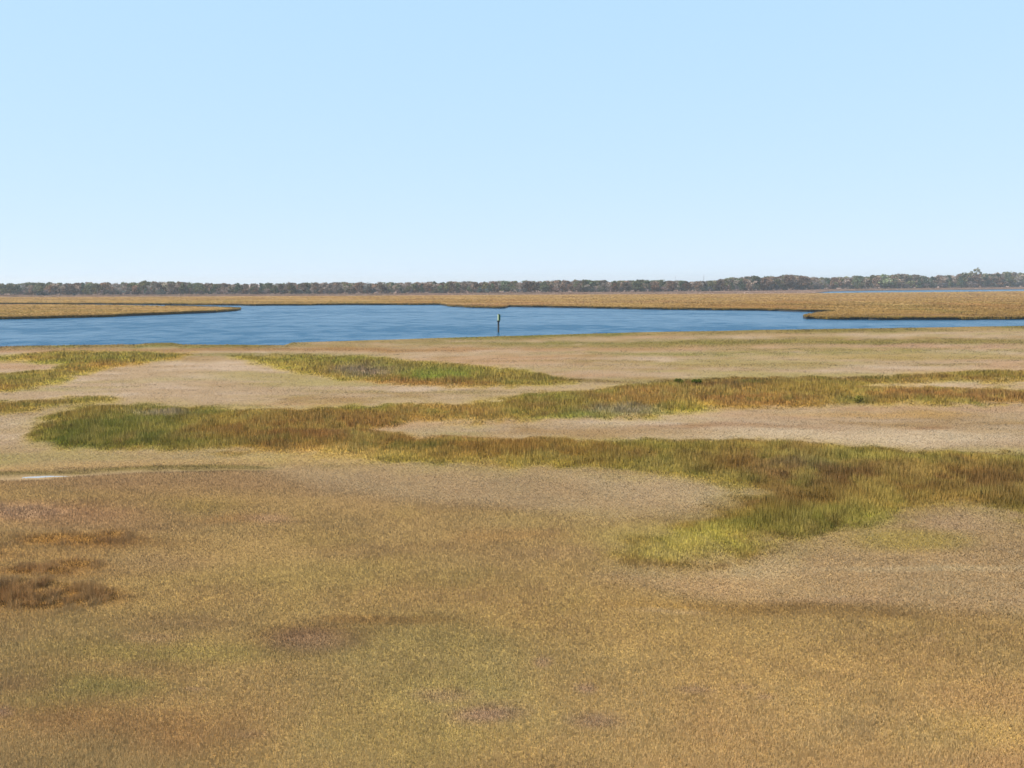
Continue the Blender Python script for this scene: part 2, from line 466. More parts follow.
cg[..., 0] = np.where(cg[..., 0] > 1.5 * cg[..., 1], 1.5 * cg[..., 1] + 0.5 * (cg[..., 0] - 1.5 * cg[..., 1]), cg[..., 0])
cg = np.clip(cg * np.array([1.74, 1.53, 1.38]), 0, .7)
cov = cov * (1 + 0.50 * near[..., None]) * np.array([1.04, 1.0, 0.92])  # near gain paints back light lost to shadow among close blades
mm_ = (0.15 * sstep(480, 540, gv) * (1 - 0.7 * rise) * (1 - 0.7 * tongue))[..., None]
cov = cov * (1 - mm_) + C(169, 141, 92) * 1.5 * mm_
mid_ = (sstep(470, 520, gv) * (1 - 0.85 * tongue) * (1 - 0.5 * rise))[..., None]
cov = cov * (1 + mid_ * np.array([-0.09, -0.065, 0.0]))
low_ = (sstep(620, 745, gv) * (0.34 + 0.16 * sstep(430, 680, gu)))[..., None]  # hay colour lifted towards the near edge to offset blade self-shadow
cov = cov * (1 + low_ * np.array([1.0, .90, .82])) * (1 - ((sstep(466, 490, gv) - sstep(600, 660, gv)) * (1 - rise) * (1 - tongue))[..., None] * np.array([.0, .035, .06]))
cov = cov * (1 + (flat_far * (1 - tall))[..., None] * np.array([-0.20, -0.18, -0.09]))
cov = cov * (1 - 0.13 * np.clip(tongue + 0.7 * rise, 0, 1))[..., None]
cov = paint(cov, halo * (0.35 + 0.5 * sstep(-.2, .4, g2)), (172, 150, 86), 0.5)
cov = cov * (1 - tall[..., None]) + cg * tall[..., None]

# shoreline fringe of cordgrass, and low grassy lines behind it
su = shore(gu[0])
fr = gv - su[None, :]
fringe = (1 - sstep(2.0, 6.0, fr + 2.0 * fbm(gX / 12, gY / 20, 51))) * (0.35 + 0.65 * sstep(-0.3, 0.3, fbm(gX / 25, gY / 40, 52)))
cov = paint(cov, fringe, (130, 112, 54), 0.9)
cov = paint(cov, fringe * sstep(0.0, 0.4, fbm(gX / 9, gY / 9, 53)), (112, 116, 48), 0.8)
line2 = 1 - sstep(1.5, 4.0, np.abs(fr - 14 - 3 * fbm(gX / 50, gY / 60, 54)))
line2 *= sstep(330, 480, gu) * sstep(-0.35, 0.2, fbm(gX / 40, gY / 60, 55))
cov = paint(cov, line2, (140, 124, 62), 0.85)
olv = fbm(gX / 30, gY / 9, 57, 4)
cov = paint(cov, flat_far * sstep(0.12, 0.45, olv) * (1 - tall), (156, 138, 84), 0.7)
cov = paint(cov, flat_far * sstep(0.12, 0.45, -olv) * (1 - tall), (176, 136, 104), 0.6)
cov = paint(cov, blob(450, 349.5, 260, 1.5), (160, 116, 78), 0.6)
cov = paint(cov, blob(120, 350, 260, 1.6), (158, 116, 76), 0.6)
cov = paint(cov, blob(900, 357, 140, 3), (162, 134, 76), 0.6)
cov = paint(cov, blob(620, 434, 120, 4), (158, 124, 84), 0.7)
cov = paint(cov, blob(740, 428, 90, 2.5), (142, 100, 62), 0.7)
cov = paint(cov, blob(925, 428, 25, 1.4), (142, 96, 56), 0.8)
cov = paint(cov, blob(880, 415, 90, 3), (176, 136, 80), 0.7)
cov = paint(cov, blob(860, 436, 170, 8), (196, 170, 138), 0.6)
height = np.maximum(height, 0.5 * fringe); height = np.maximum(height, 0.3 * line2)
tall = np.maximum(tall, 0.5 * fringe); tall = np.maximum(tall, 0.3 * line2)
band[(fringe > 0.4) & (band == 0)] = 6
band[(line2 > 0.4) & (band == 0)] = 6

height = height * (1 - 0.6 * blob(680, 548, 75, 18))
for cu, cv, ru, rv, rgb, sk_ in ((265, 355.5, 90, 1.8, (128, 118, 56), .9), (640, 379.5, 120, 2.4, (126, 100, 52), .9), (700, 343.5, 330, 1.6, (122, 112, 50), .9), (930, 345.0, 150, 1.3, (172, 132, 104), .8), (620, 361, 120, 1.3, (146, 120, 66), .8), (860, 364, 170, 1.3, (150, 126, 76), .8), (720, 353.3, 170, 1.5, (136, 124, 62), .85), (900, 350.0, 170, 2.0, (140, 124, 62), .85),
                                 (560, 346.5, 220, 1.6, (138, 118, 62), .7), (850, 340.5, 220, 2.6, (130, 112, 56), .85), (960, 358, 130, 1.6, (150, 128, 72), .7), (330, 350, 170, 1.4, (150, 112, 70), .7),
                                 (150, 408, 120, 1.6, (150, 130, 72), .6), (430, 393, 110, 1.6, (150, 128, 72), .7), (700, 366, 160, 1.4, (160, 132, 80), .6)):
    b_ = blob(cu, cv, ru, rv, 0.8) * sstep(-0.6, 0.0, fbm(gX / 5, gY / 6, 58, 3))
    cov = paint(cov, b_, rgb, sk_); height = np.maximum(height, 0.55 * b_ * sk_)

# ditch and pool on the left
dl = np.interp(gu, [-300, 0, 60, 120, 180, 240, 300], [479, 474, 471.5, 469.5, 468, 467.4, 468])
dfade = 1 - sstep(255, 300, gu)
ditch = (1 - sstep(0.6, 2.4, np.abs(gv - dl - 1.4))) * dfade
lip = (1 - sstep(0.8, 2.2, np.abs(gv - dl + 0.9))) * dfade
pool = poly([(-200, 477), (0, 475.8), (50, 474.4), (96, 474.0), (80, 476.0), (30, 478.8), (-10, 481), (-200, 486)], 0.8) * sstep(-0.35, 0.1, fbm(gX / 2.2, gY / 0.8, 59, 3))
smooth = np.clip(np.maximum.reduce([flat_far, 0.85 * tongue, 0.6 * rise, 0.8 * poly([(-300, 440), (40, 448), (260, 452), (420, 464), (430, 470), (290, 464), (0, 472), (-300, 480)], 4)]) * (1 - tall), 0, 1)
mudp = poly([(-200, 474), (0, 473), (100, 470.5), (290, 467.5), (292, 469.5), (150, 473.5), (100, 477), (40, 482), (-200, 492)], 1.2)
cov = paint(cov, mudp, (172, 143, 108), 0.8)
cov = paint(cov, lip, (118, 102, 56), 0.8)  # grassy far lip, its dark tone paints in the bank's shade
bare = np.clip(mudp * 0.85 + pool, 0, 1) * (1 - lip)

# rust clumps at the left edge, dead litter
rust = np.zeros(gu.shape)
for cu, cv, ru, rv, s in ((20, 598, 70, 15, 1.0), (80, 596, 40, 10, .8), (-80, 604, 80, 20, 1.0), (60, 536, 60, 6, .7), (110, 532, 24, 5, .6), (40, 572, 40, 6, .6), (78, 563, 24, 6, .6), (-90, 550, 80, 16, .8), (20, 510, 45, 6, .55)):
    rust = np.maximum(rust, s * blob(cu, cv, ru, rv, 0.8))
rustc = np.zeros(gu.shape + (3,)) + C(166, 116, 58)
rustc = paint(rustc, sstep(0.0, 0.5, n4), (128, 84, 40), 0.8)
rustc = paint(rustc, sstep(0.1, 0.5, n2), (150, 120, 78), 0.6)
rustc = paint(rustc, blob(20, 510, 60, 9), (176, 136, 104), 0.9)
rustc = rustc * np.array([1.32, 1.36, 1.4])
rk = np.clip(rust * 1.3, 0, 1)[..., None]
cov = cov * (1 - rk) + rustc * rk
litter = np.zeros(gu.shape)
for cu, cv, ru, rv, s in ((490, 717, 34, 9, 1), (450, 698, 30, 7, .6), (598, 724, 26, 7, .8), (592, 692, 10, 5, .9), (552, 664, 9, 6, .7), (700, 694, 18, 4, .6), (770, 700, 9, 3, .7), (186, 692, 10, 2, .7), (5, 716, 10, 5, .9),
                          (310, 645, 40, 10, .5), (270, 517, 22, 4, .5), (745, 690, 12, 3, .5), (930, 640, 12, 3, .3), (150, 640, 30, 5, .4), (840, 600, 60, 4, .3), (250, 738, 20, 4, .4)):
    litter = np.maximum(litter, s * blob(cu, cv, ru, rv, 0.8))
cov = paint(cov, litter, (186, 144, 112), 0.9)


def samp(A, u, v):
    x = np.clip(u - U0, 0, A.shape[1] - 1.001); y = np.clip(v - V0, 0, A.shape[0] - 1.001)
    i = x.astype(int); j = y.astype(int); fx = x - i; fy = y - j
    if A.ndim == 3: fx = fx[..., None]; fy = fy[..., None]
    return (A[j, i] * (1 - fx) + A[j, i + 1] * fx) * (1 - fy) + (A[j + 1, i] * (1 - fx) + A[j + 1, i + 1] * fx) * fy


def samp0(A, u, v):
    return A[np.clip(np.rint(v - V0).astype(int), 0, A.shape[0] - 1), np.clip(np.rint(u - U0).astype(int), 0, A.shape[1] - 1)]


dig = np.clip(ditch * 0.9 + pool * 0.8 + mudp * 0.35, 0, 1)


def zground(X, Y, u, v):
    z = 0.05 * fbm(X / 3.0, Y / 3.0, 61, 3) + 0.06 * fbm(X / 17.0, Y / 17.0, 62, 2)
    edge = sstep(0, 8, v - shore(u))
    return z * edge - 0.16 * samp(dig, u, v)


# ------------------------------------------------------------------ near marsh ground sheet
cu_ = np.arange(-900, 1925, 4.0); rows = np.linspace(0, 1, 420) ** 1.15
sh = shore(cu_)
VV = sh[None, :] + rows[:, None] * (1500 - sh[None, :]); UU = np.broadcast_to(cu_[None, :], VV.shape)
X, Y = at(UU, VV); Z = zground(X, Y, UU, VV)
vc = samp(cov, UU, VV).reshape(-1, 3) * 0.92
nr, nc = VV.shape
top = np.stack([X, Y, Z], -1).reshape(-1, 3)
Xs, Ys = X[0], Y[0]
sk = np.stack([Xs, Ys + 0.6, np.full(nc, -1.2)], -1)
V = np.r_[top, sk]
idx = np.arange(nr * nc).reshape(nr, nc)
q = np.stack([idx[1:, :-1], idx[1:, 1:], idx[:-1, 1:], idx[:-1, :-1]], -1).reshape(-1, 4)
ski = nr * nc + np.arange(nc)
qs = np.stack([idx[0, :-1], idx[0, 1:], ski[1:], ski[:-1]], -1)
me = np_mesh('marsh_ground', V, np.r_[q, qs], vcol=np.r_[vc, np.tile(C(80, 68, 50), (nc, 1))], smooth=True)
me.materials.append(M['soil'])
tag(link('marsh_ground', me), 'near salt marsh ground under the grass', 'ground', kind='structure')

# water sheet and pool
WATER = -0.7
wv = [(-4000, 90, WATER), (4000, 90, WATER), (9000, 9000, WATER), (-9000, 9000, WATER)]
me = bpy.data.meshes.new('bay_water'); me.from_pydata(wv, [], [(0, 1, 2, 3)])
tag(link('bay_water', me, M['water']), 'wind rippled blue bay crossing the marsh', 'water', kind='structure')
pp = [(-200, 474), (0, 473.5), (60, 472.5), (100, 472.5), (100, 477), (60, 481), (0, 484), (-200, 492)]
px, py = at([p[0] for p in pp], [p[1] for p in pp])
zp = -0.17
me = bpy.data.meshes.new('tidal_pool'); me.from_pydata([(a_, b_, zp) for a_, b_ in zip(px, py)], [], [tuple(range(len(pp)))])
tag(link('tidal_pool', me, M['pool']), 'small bright tidal pool at the end of the ditch', 'water', kind='structure')


# ------------------------------------------------------------------ far marsh sheets with mud banks
def dense(pts, step=3.0, amp=0.0, seed=0):
    o = []
    for i in range(len(pts) - 1):
        a, b = np.array(pts[i], float), np.array(pts[i + 1], float)
        n = max(1, int(abs(b[0] - a[0]) / step))
        for k in range(n): o.append(a + (b - a) * k / n)
    o.append(np.array(pts[-1], float))
    o = np.array(o)
    if amp:
        X, Y = at(o[:, 0], o[:, 1])
        w = np.ones(len(o)); w[0] = w[-1] = 0
        o[:, 1] += amp * w * fbm(X / 9.0, Y / 9.0, seed, 4) * (o[:, 1] - 282) / 25
    return o


def sheet(name, loop, z, mat, bank_ranges, label, bank=1.2):
    X, Y = at(loop[:, 0], loop[:, 1], z)
    n = len(loop)
    bm_v = [(x, y, z) for x, y in zip(X, Y)]
    me = bpy.data.meshes.new(name)
    # banks: slightly undercut mud faces below the edge
    vs = list(bm_v); fs = [tuple(range(n))]
    base = len(vs)
    vs += [(x, y, z - bank) for x, y in zip(X, Y)]
    mats = [0]
    for a, b in bank_ranges:
        for i in range(a, b):
            fs.append((i, base + i, base + i + 1, i + 1)); mats.append(1)
    me.from_pydata(vs, [], fs)
    import bmesh
    bm = bmesh.new(); bm.from_mesh(me)
    for f, k in zip(bm.faces, mats): f.material_index = k
    bmesh.ops.triangulate(bm, faces=[f for f in bm.faces if len(f.verts) > 4])
    bmesh.ops.recalc_face_normals(bm, faces=bm.faces)
    bmesh.ops.delete(bm, geom=[v for v in bm.verts if not v.link_faces], context='VERTS')
    bm.to_mesh(me); bm.free()
    me.materials.append(mat); me.materials.append(M['mud'])
    return tag(link(name, me), label, 'ground', kind='structure')


front = dense([(-500, 303.2), (-100, 303.2), (100, 303.2), (160, 303.6), (256, 304.4), (350, 303.7), (440, 303.6), (452, 305.2), (472, 306.2), (500, 307.0), (505, 306.6), (509, 305.4), (560, 306.2),
               (640, 307.6), (768, 309.0), (800, 309.8), (826, 310.2), (834, 310.6)], 3, 0.25, 71)
front2 = dense([(834, 311.0), (822, 312.2), (808, 314.0), (803, 315.6), (806, 316.6), (830, 317.2), (880, 317.8), (1024, 317.0), (1200, 315.8), (1600, 313)], 3, 0.3, 72)
seamL = [(-500, 297.5), (0, 297), (200, 296.5), (350, 295.8), (512, 294.8), (640, 294.2), (800, 293.4)]
seamR = [(812, 293.2), (870, 292.5), (940, 292.0), (1024, 291.0), (1150, 290.1), (1600, 288.4)]
mid = dense(seamL + seamR, 6)
loop = np.r_[front, front2, mid[::-1]]
nf = len(front) + len(front2)
im = nf + len(mid)          # far side is walked right to left
k812 = int(np.argmin(abs(mid[::-1][:, 0] - 812)))
sheet('far_marsh', loop, 0.0, M['far'], [(0, nf - 1), (nf, nf + k812)], 'tan far marsh across the bay')
FARLOOP = loop
leftl = dense([(-500, 320), (-60, 318), (0, 317.2), (60, 316.2), (110, 314.9), (160, 313.0), (215, 310.9), (236, 309.2), (241, 308.3), (232, 307.6), (190, 306.3), (120, 304.9), (60, 304.3), (-500, 304.1)], 3, 0.25, 73)
sheet('left_marsh', leftl, 0.0, M['far'], [(0, len(leftl) - 1)], 'marsh point reaching into the bay from the left')
chan = dense([(812, 293.0), (830, 291.0), (870, 290.2), (940, 289.6), (1024, 288.9), (1150, 288.0), (1600, 286)], 6, 0.0)
n8 = int(np.argmin(abs(mid[:, 0] - 800)))
backedge = np.r_[mid[:n8 + 1], chan]
# land under the wood, out to the horizon
X0, Y0 = at(backedge[:, 0], backedge[:, 1])
me = bpy.data.meshes.new('wooded_shore')
vs = [(x, y, 0.0) for x, y in zip(X0, Y0)]
nn = len(vs)
for (x, y) in zip(X0, Y0):
    s = 9500 / y; vs.append((x * s, y * s, 0.0))
for (x, y) in zip(X0, Y0): vs.append((x, y, -1.2))
fs = [(i, i + 1, nn + i + 1, nn + i) for i in range(nn - 1)]
fs += [(2 * nn + i, 2 * nn + i + 1, i + 1, i) for i in range(n8, nn - 1)]
me.from_pydata(vs, [], fs)
M['reedground'] = plain_mat('pale reed thatch', tuple(C(158, 124, 106)), 0.95)
tag(link('wooded_shore', me, M['reedground']), 'land under the far wood', 'ground', kind='structure')


# ------------------------------------------------------------------ grass as real blades
def blades(name, X, Y, Z, h, w, colr, label, lean=0.25, leandir=None, cat='grass', mat=None):
    n = len(X)
    yaw = rng.uniform(0, 2 * np.pi, n)
    ax, ay = np.cos(yaw) * w / 2, np.sin(yaw) * w / 2
    la = rng.uniform(0, 2 * np.pi, n); ll = np.abs(rng.normal(0, lean, n)) * h
    tx, ty = np.cos(la) * ll, np.sin(la) * ll
    if leandir is not None: tx += leandir[0] * h; ty += leandir[1] * h
    V = np.empty((n, 3, 3), np.float32)
    V[:, 0] = np.c_[X - ax, Y - ay, Z - 0.02]; V[:, 1] = np.c_[X + ax, Y + ay, Z - 0.02]
    V[:, 2] = np.c_[X + tx, Y + ty, Z + h]
    Fc = np.arange(n * 3).reshape(n, 3)
    me = np_mesh(name, V.reshape(-1, 3), Fc, fcol=colr)
    return tag(link(name, me, mat or M['blade']), label, cat, kind='stuff')


NB = 2950000
u = rng.uniform(-200, 1224, NB); v = rng.uniform(325, 850, NB)
# a little denser far away, where rows are compressed
ok = v > shore(u) + 0.15
u, v = u[ok], v[ok]
bareb = samp(bare, u, v)
ok = rng.random(len(u)) > bareb * 1.1
u, v = u[ok], v[ok]
X, Y = at(u, v); Z = zground(X, Y, u, v)
dist = np.hypot(X, Y); pxm = dist / F
ta = samp(tall, u, v); bd = samp0(band, u, v); ru_ = samp(rust, u, v); li = samp(litter, u, v)
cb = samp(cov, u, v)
n = len(u)
br = np.exp(rng.normal(0, 0.05, n))[:, None]
hue = rng.normal(0, 1, n)[:, None]
cb = cb * br * (1 + hue * np.array([0.05, 0.0, -0.10]))
# mottling: stands of greener, yellower, redder or paler growth, down to single tufts
m1 = fbm(X / 1.1, Y / 1.5, 141, 4)[:, None]; m2 = fbm(X / 0.45, Y / 0.6, 142, 3)[:, None]; m3 = fbm(X / 2.6, Y / 3.5, 143, 4)[:, None]
tk = ta[:, None]
fk = (1 - 0.75 * sstep(45, 85, dist))[:, None]      # the flats are combed smooth
cb = cb * (1 + m1 * (0.09 * fk * (1 - tk) + 0.38 * tk)) * (1 + m2 * (0.05 * fk * (1 - tk) + 0.28 * tk))
cb = cb * (1 + m3 * (1 + 0.9 * tk) * np.array([0.08, -0.02, -0.05]))
for sc_, seed_, rgb_ in ((2.4, 151, (196, 170, 80)), (1.5, 152, (112, 84, 46)), (3.2, 153, (122, 126, 52)), (2.0, 154, (166, 126, 70))):
    f_ = fbm(X / sc_, Y / (sc_ * 1.3), seed_, 4)[:, None]
    cb = cb + sstep(0.12, 0.45, f_) * tk * 0.5 * (C(*rgb_) * np.array([1.3, 1.3, 1.1]) - cb)
mm = fbm(X / 1.8, Y / 2.4, 144, 4)[:, None]
cb = cb + sstep(0.15, 0.6, mm) * tk * 0.55 * (C(196, 172, 84) - cb)
cb = cb + sstep(0.2, 0.6, -mm) * (1 - tk) * 0.25 * (C(158, 124, 94) - cb)
# odd blades: bleached straw and dark dead ones
odd = rng.random(n)
cb = np.where((odd < 0.012)[:, None], cb * 0.5 + C(205, 180, 120) * 0.5, cb)
cb = np.where((odd > 0.985)[:, None], cb * 0.6, cb)
tuft = np.clip(1 + 0.25 * fbm(X / 0.7, Y / 0.9, 81, 3), 0.35, 1.8)
h = (0.115 - 0.005 * sstep(30, 120, dist) + 0.04 * fbm(X / 5, Y / 5, 82, 3)) * tuft * rng.uniform(0.85, 1.1, n)
ht = 0.48 * np.clip(1 + 0.75 * fbm(X / 1.5, Y / 2.0, 83, 3), 0.35, 1.7) * rng.uniform(0.55, 1.15, n)
hm = samp(height, u, v)
h = h * (1 - hm) + ht * hm
clump = sstep(-0.15, 0.35, fbm(X / 0.6, Y / 0.7, 84, 4))
h = h * (1 - ru_) + ru_ * (0.08 + 0.45 * clump) * rng.uniform(0.5, 1.15, n)
cb = np.where((ru_ > 0.4)[:, None] & (clump < 0.35)[:, None], cb * 0.45, cb)  # shade in the gaps between clumps is put into the blade colour
cb = np.where(((li > 0.4) & (rng.random(n) < 0.3))[:, None], cb * 0.4, cb)
h = h * (1 - 0.3 * li)
level = samp(smooth, u, v) * (1 - ru_)
h = h * (1 - 0.62 * level)
h = np.where((bd == 0) & (ru_ < .3), h * 0.85, h)
w = np.maximum(0.005, (0.36 + 0.16 * sstep(45, 24, dist) + 0.22 * ta + 0.24 * samp(smooth, u, v)) * pxm * rng.uniform(0.6, 1.2, n))
w = np.minimum(w, h * 0.9) * (1 - level) + level * w * 2.2
# cowlicks: the hay lies over in swirls
cang = fbm(X / 6, Y / 6, 85, 3) * 4
cs = 0.03 * (1 - ta) * (1 - ru_)
la_ = rng.uniform(0, 2 * np.pi, n); lm = level * rng.uniform(0.8, 3.2, n)
lx, ly = np.cos(cang) * cs + np.cos(la_) * lm, np.sin(cang) * cs + np.sin(la_) * lm
lum = (cb * np.array([.3, .6, .1])).sum(1)[:, None]
ds = 0.12 + 0.10 * (1 - ta)[:, None]
cb = cb * (1 - ds) + lum * ds * np.array([1.1, 1.0, .9])
cb = np.clip(cb, 0.004, 0.75)
cls = np.where(li > 0.45, 8, np.where(ru_ > 0.3, 7, np.where(bd > 0, bd, np.where(v < 458, 9, 0))))
for k, name, lab in (
    (0, 'meadow_grass', 'low golden and olive salt hay filling the near marsh'),
    (9, 'pale_grass', 'pale straw salt hay on the flats between the cordgrass bands'),
    (1, 'cordgrass', 'tall green and rust cordgrass band nearest, bending forward on the right'),
    (2, 'cordgrass', 'orange and green cordgrass band across the middle marsh, around the dark shrubs'),
    (3, 'cordgrass', 'narrow green cordgrass band with a grey dead patch, below the bay'),
    (4, 'cordgrass', 'cordgrass wedge at the left edge, nearest the bay shore'),
    (5, 'cordgrass', 'small olive cordgrass tongue at the left edge, above the big band'),
    (6, 'shore_grass', 'thin green grass fringe along the near shore of the bay'),
    (7, 'rust_grass', 'clumps of rust orange grass with dark gaps at the left edge'),
    (8, 'dead_grass', 'scattered patches of flattened pinkish dead grass in the meadow')):
    s = cls == k
    if s.sum() < 10: continue
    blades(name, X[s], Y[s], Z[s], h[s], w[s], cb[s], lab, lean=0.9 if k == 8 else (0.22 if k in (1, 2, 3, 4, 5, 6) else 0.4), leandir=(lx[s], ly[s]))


# far marsh tufts
def in_poly(pts, uu, vv):
    inside = np.zeros(uu.shape, bool)
    for i in range(len(pts)):
        x0, y0 = pts[i]; x1, y1 = pts[(i + 1) % len(pts)]
        if y0 == y1: continue
        inside ^= ((y0 > vv) != (y1 > vv)) & (uu < (x1 - x0) * (vv - y0) / (y1 - y0) + x0)
    return inside


def far_tufts(name, loop, label, nper, seed):
    u = rng.uniform(-110, 1134, nper); v = rng.uniform(290, 321, nper)
    ok = in_poly(loop, u, v); u, v = u[ok], v[ok]
    X, Y = at(u, v); n = len(u); pxm = np.hypot(X, Y) / F
    c = np.zeros((n, 3)) + C(172, 136, 82)
    a = fbm(X / 70, Y / 45, seed, 5)[:, None]; b = fbm(X / 30, Y / 90, seed + 5, 4)[:, None]; e_ = fbm(X / 160, Y / 50, seed + 9, 4)[:, None]
    def mixc(c, k, rgb): return c * (1 - k) + C(*rgb) * k
    c = mixc(c, sstep(0.0, 0.5, a) * 0.7, (190, 152, 94))
    c = mixc(c, sstep(0.05, 0.45, -a) * 0.7, (150, 116, 66))
    c = mixc(c, sstep(0.1, 0.5, b) * 0.5, (176, 122, 80))
    c = mixc(c, sstep(0.1, 0.5, -b) * 0.6, (150, 134, 72))
    c = mixc(c, sstep(0.1, 0.5, e_) * 0.6, (172, 128, 100))
    back = sstep(302, 295, v)[:, None]
    c = mixc(c, back * 0.5, (178, 140, 106))
    f1 = fbm(X / 9, Y / 14, seed + 21, 4)[:, None]
    f2 = fbm(X / 22, Y / 16, seed + 25, 4)[:, None]
    c = c * np.array([0.68, 0.67, 0.59]) * (1 + 0.16 * f1) * 1.06 * (1 + 0.5 * f2) * np.exp(rng.normal(0, 0.06, n))[:, None]
    h = rng.uniform(0.2, 0.4, n) * np.clip(1 + 0.5 * fbm(X / 15, Y / 15, seed + 3, 3), .4, 1.6)
    w = 2.2 * pxm * rng.uniform(0.6, 1.3, n)
    la_ = rng.uniform(0, 2 * np.pi, n); lm_ = rng.uniform(0.5, 4.0, n)
    blades(name, X, Y, np.zeros(n), h * 0.6, w, np.clip(c, .004, .75), label, lean=0.3, leandir=(np.cos(la_) * lm_, np.sin(la_) * lm_))


def edge_tufts(name, line, label, seed, full):
    """grass hanging over stretches of the mud bank"""
    X0, Y0 = at(line[:, 0], line[:, 1])
    n = 26000; k = rng.integers(0, len(X0) - 1, n); f = rng.random(n)
    X = X0[k] + (X0[k + 1] - X0[k]) * f; Y = Y0[k] + (Y0[k + 1] - Y0[k]) * f
    hang = np.clip(0.55 * sstep(-0.05, 0.35, fbm(X / 14, Y / 14, seed, 4)) + full(line[k, 0]), 0, .74)
    c = (np.zeros((n, 3)) + C(150, 124, 66)) * np.exp(rng.normal(0, .2, n))[:, None]
    pxm = np.hypot(X, Y) / F
    blades(name, X + rng.normal(0, .12, n), Y - rng.uniform(0, .6, n), -hang, hang + rng.uniform(.15, .5, n), np.minimum(pxm, .6), np.clip(c, .01, .7), label, lean=.2)


edge_tufts('bank_grass', np.r_[front, front2], 'olive grass hanging over the mud bank of the far marsh', 131, lambda u: 0)
edge_tufts('bank_grass', leftl[:int(len(leftl) * .55)], 'olive grass hanging over the mud bank of the left marsh point', 132, lambda u: .74 * (1 - sstep(60, 130, u)))
far_tufts('far_grass', FARLOOP, 'orange tan grass covering the far marsh across the bay', 200000, 101)
far_tufts('point_grass', leftl, 'golden grass covering the marsh point on the left of the bay', 130000, 111)

# pale reeds along the foot of the wood
BASE_U = [-400, 0, 200, 350, 512, 640, 760, 830, 930, 1024, 1400]
BASE_V = [296.2, 295.2, 294.6, 294.0, 292.7, 291.9, 290.7, 289.3, 288.2, 287.2, 284]
TOP_U = [-100, 0, 30, 60, 128, 180, 215, 256, 300, 400, 440, 480, 512, 560, 600, 640, 700, 715, 730, 768, 790, 825, 860, 900, 925, 945, 962, 990, 1010, 1030, 1200]
TOP_V = [283, 283, 282, 282.3, 281.8, 281, 282.8, 283, 282.4, 281.6, 280.8, 281.2, 280.6, 279.2, 280.2, 279.6, 280.4, 279, 277.2, 275.8, 274.6, 276.6, 275.6, 273.6, 275.4, 274.4, 272.6, 272.0, 271.8, 272.8, 271]
base_v = lambda u: np.interp(u, BASE_U, BASE_V)
top_v = lambda u: np.interp(u, TOP_U, TOP_V)
nR = 40000
u = rng.uniform(-110, 1134, nR)
seam = np.interp(u, [p[0] for p in seamL] + [p[0] for p in chan], [p[1] for p in seamL] + [p[1] for p in chan])
v = base_v(u) - 0.3 + rng.random(nR) * np.maximum(seam - base_v(u) + 0.25, 0.2)
v = np.minimum(v, seam - 0.02)
X, Y = at(u, v); pxm = np.hypot(X, Y) / F
c = np.zeros((nR, 3)) + C(182, 150, 130)
c = c + (C(176, 130, 110) - c) * sstep(0, .5, fbm(X / 60, Y / 60, 121))[:, None] * 0.7
c *= 0.82 * np.exp(rng.normal(0, .08, nR))[:, None]
blades('reeds', X, Y, np.zeros(nR), rng.uniform(0.3, 0.8, nR), np.minimum(pxm * 0.9, 1.4), np.clip(c, 0, .8), 'pale pinkish reeds along the foot of the far wood', lean=0.15)


# ------------------------------------------------------------------ trees
def crown_np(kind, seed):
    """leaf clumps through the crown's volume, tree height 1"""
    r = np.random.default_rng(seed)
    pts = []; sizes = []
    if kind == 'oak':
        lobes = []
        nl = r.integers(10, 14)
        for i in range(nl):
            an = r.uniform(0, 2 * np.pi); rr = r.uniform(0.05, 0.34); z = r.uniform(0.16, 0.84)
            rr *= 1.0 if z < 0.65 else 0.65
            lobes.append((rr * np.cos(an), rr * np.sin(an), z, r.uniform(0.13, 0.22)))
        lobes.append((r.uniform(-.08, .08), r.uniform(-.08, .08), 0.85, 0.15))
        cnt, sz = 44, 0.060
    elif kind == 'pine':
        lobes = []
        for i in range(9):
            z = 0.25 + 0.68 * i / 8 + r.uniform(-.03, .03)
            wd = 0.22 * (1.08 - z) + 0.05
            an = r.uniform(0, 6.28)
            lobes.append((wd * np.cos(an) * .7, wd * np.sin(an) * .7, z, wd * 0.75 + .03))
        cnt, sz = 40, 0.05
    elif kind == 'bare':
        lobes = []
        for i in range(9):
            an = r.uniform(0, 6.28); rr = r.uniform(0.05, 0.33)
            lobes.append((rr * np.cos(an), rr * np.sin(an), r.uniform(0.45, 0.9), r.uniform(.1, .16)))
        cnt, sz = 20, 0.034
    elif kind == 'cedar':
        lobes = [(r.uniform(-.3, .3), r.uniform(-.3, .3), z, .26) for z in (.2, .3, .45, .6)] + [(0, 0, .78, .2)]
        cnt, sz = 70, 0.075
    else:        # tall open crown
        lobes = [(-.26, 0, .66, .12), (-.16, .1, .74, .10), (-.05, -.1, .70, .09), (.10, 0, .86, .13), (.18, .08, .80, .09), (-.02, .05, .83, .08), (.22, -.05, .68, .10), (-.2, 0, .5, .12), (.1, .1, .55, .12)]
        cnt, sz = 34, 0.042
    for lx_, ly_, lz, lr in lobes:
        d = r.normal(size=(cnt, 3)); d /= np.linalg.norm(d, axis=1)[:, None]
        p = np.array([lx_, ly_, lz]) + d * (lr * r.uniform(0.45, 1.05, cnt))[:, None] * np.array([1, 1, .8])
        pts.append(p)
    P = np.concatenate(pts); P = P[(P[:, 2] > 0.10)]
    P[:, 2] = np.minimum(P[:, 2], 1.0)
    n = len(P)
    a = r.normal(size=(n, 3)); a /= np.linalg.norm(a, axis=1)[:, None]
    b = np.cross(a, r.normal(size=(n, 3))); b /= np.linalg.norm(b, axis=1)[:, None]
    s = (sz * r.uniform(0.55, 1.25, n))[:, None]
    V = np.stack([P - a * s, P - b * s * .7, P + a * s, P + b * s * .7], 1).reshape(-1, 3)
    return V, np.arange(n * 4).reshape(n, 4)


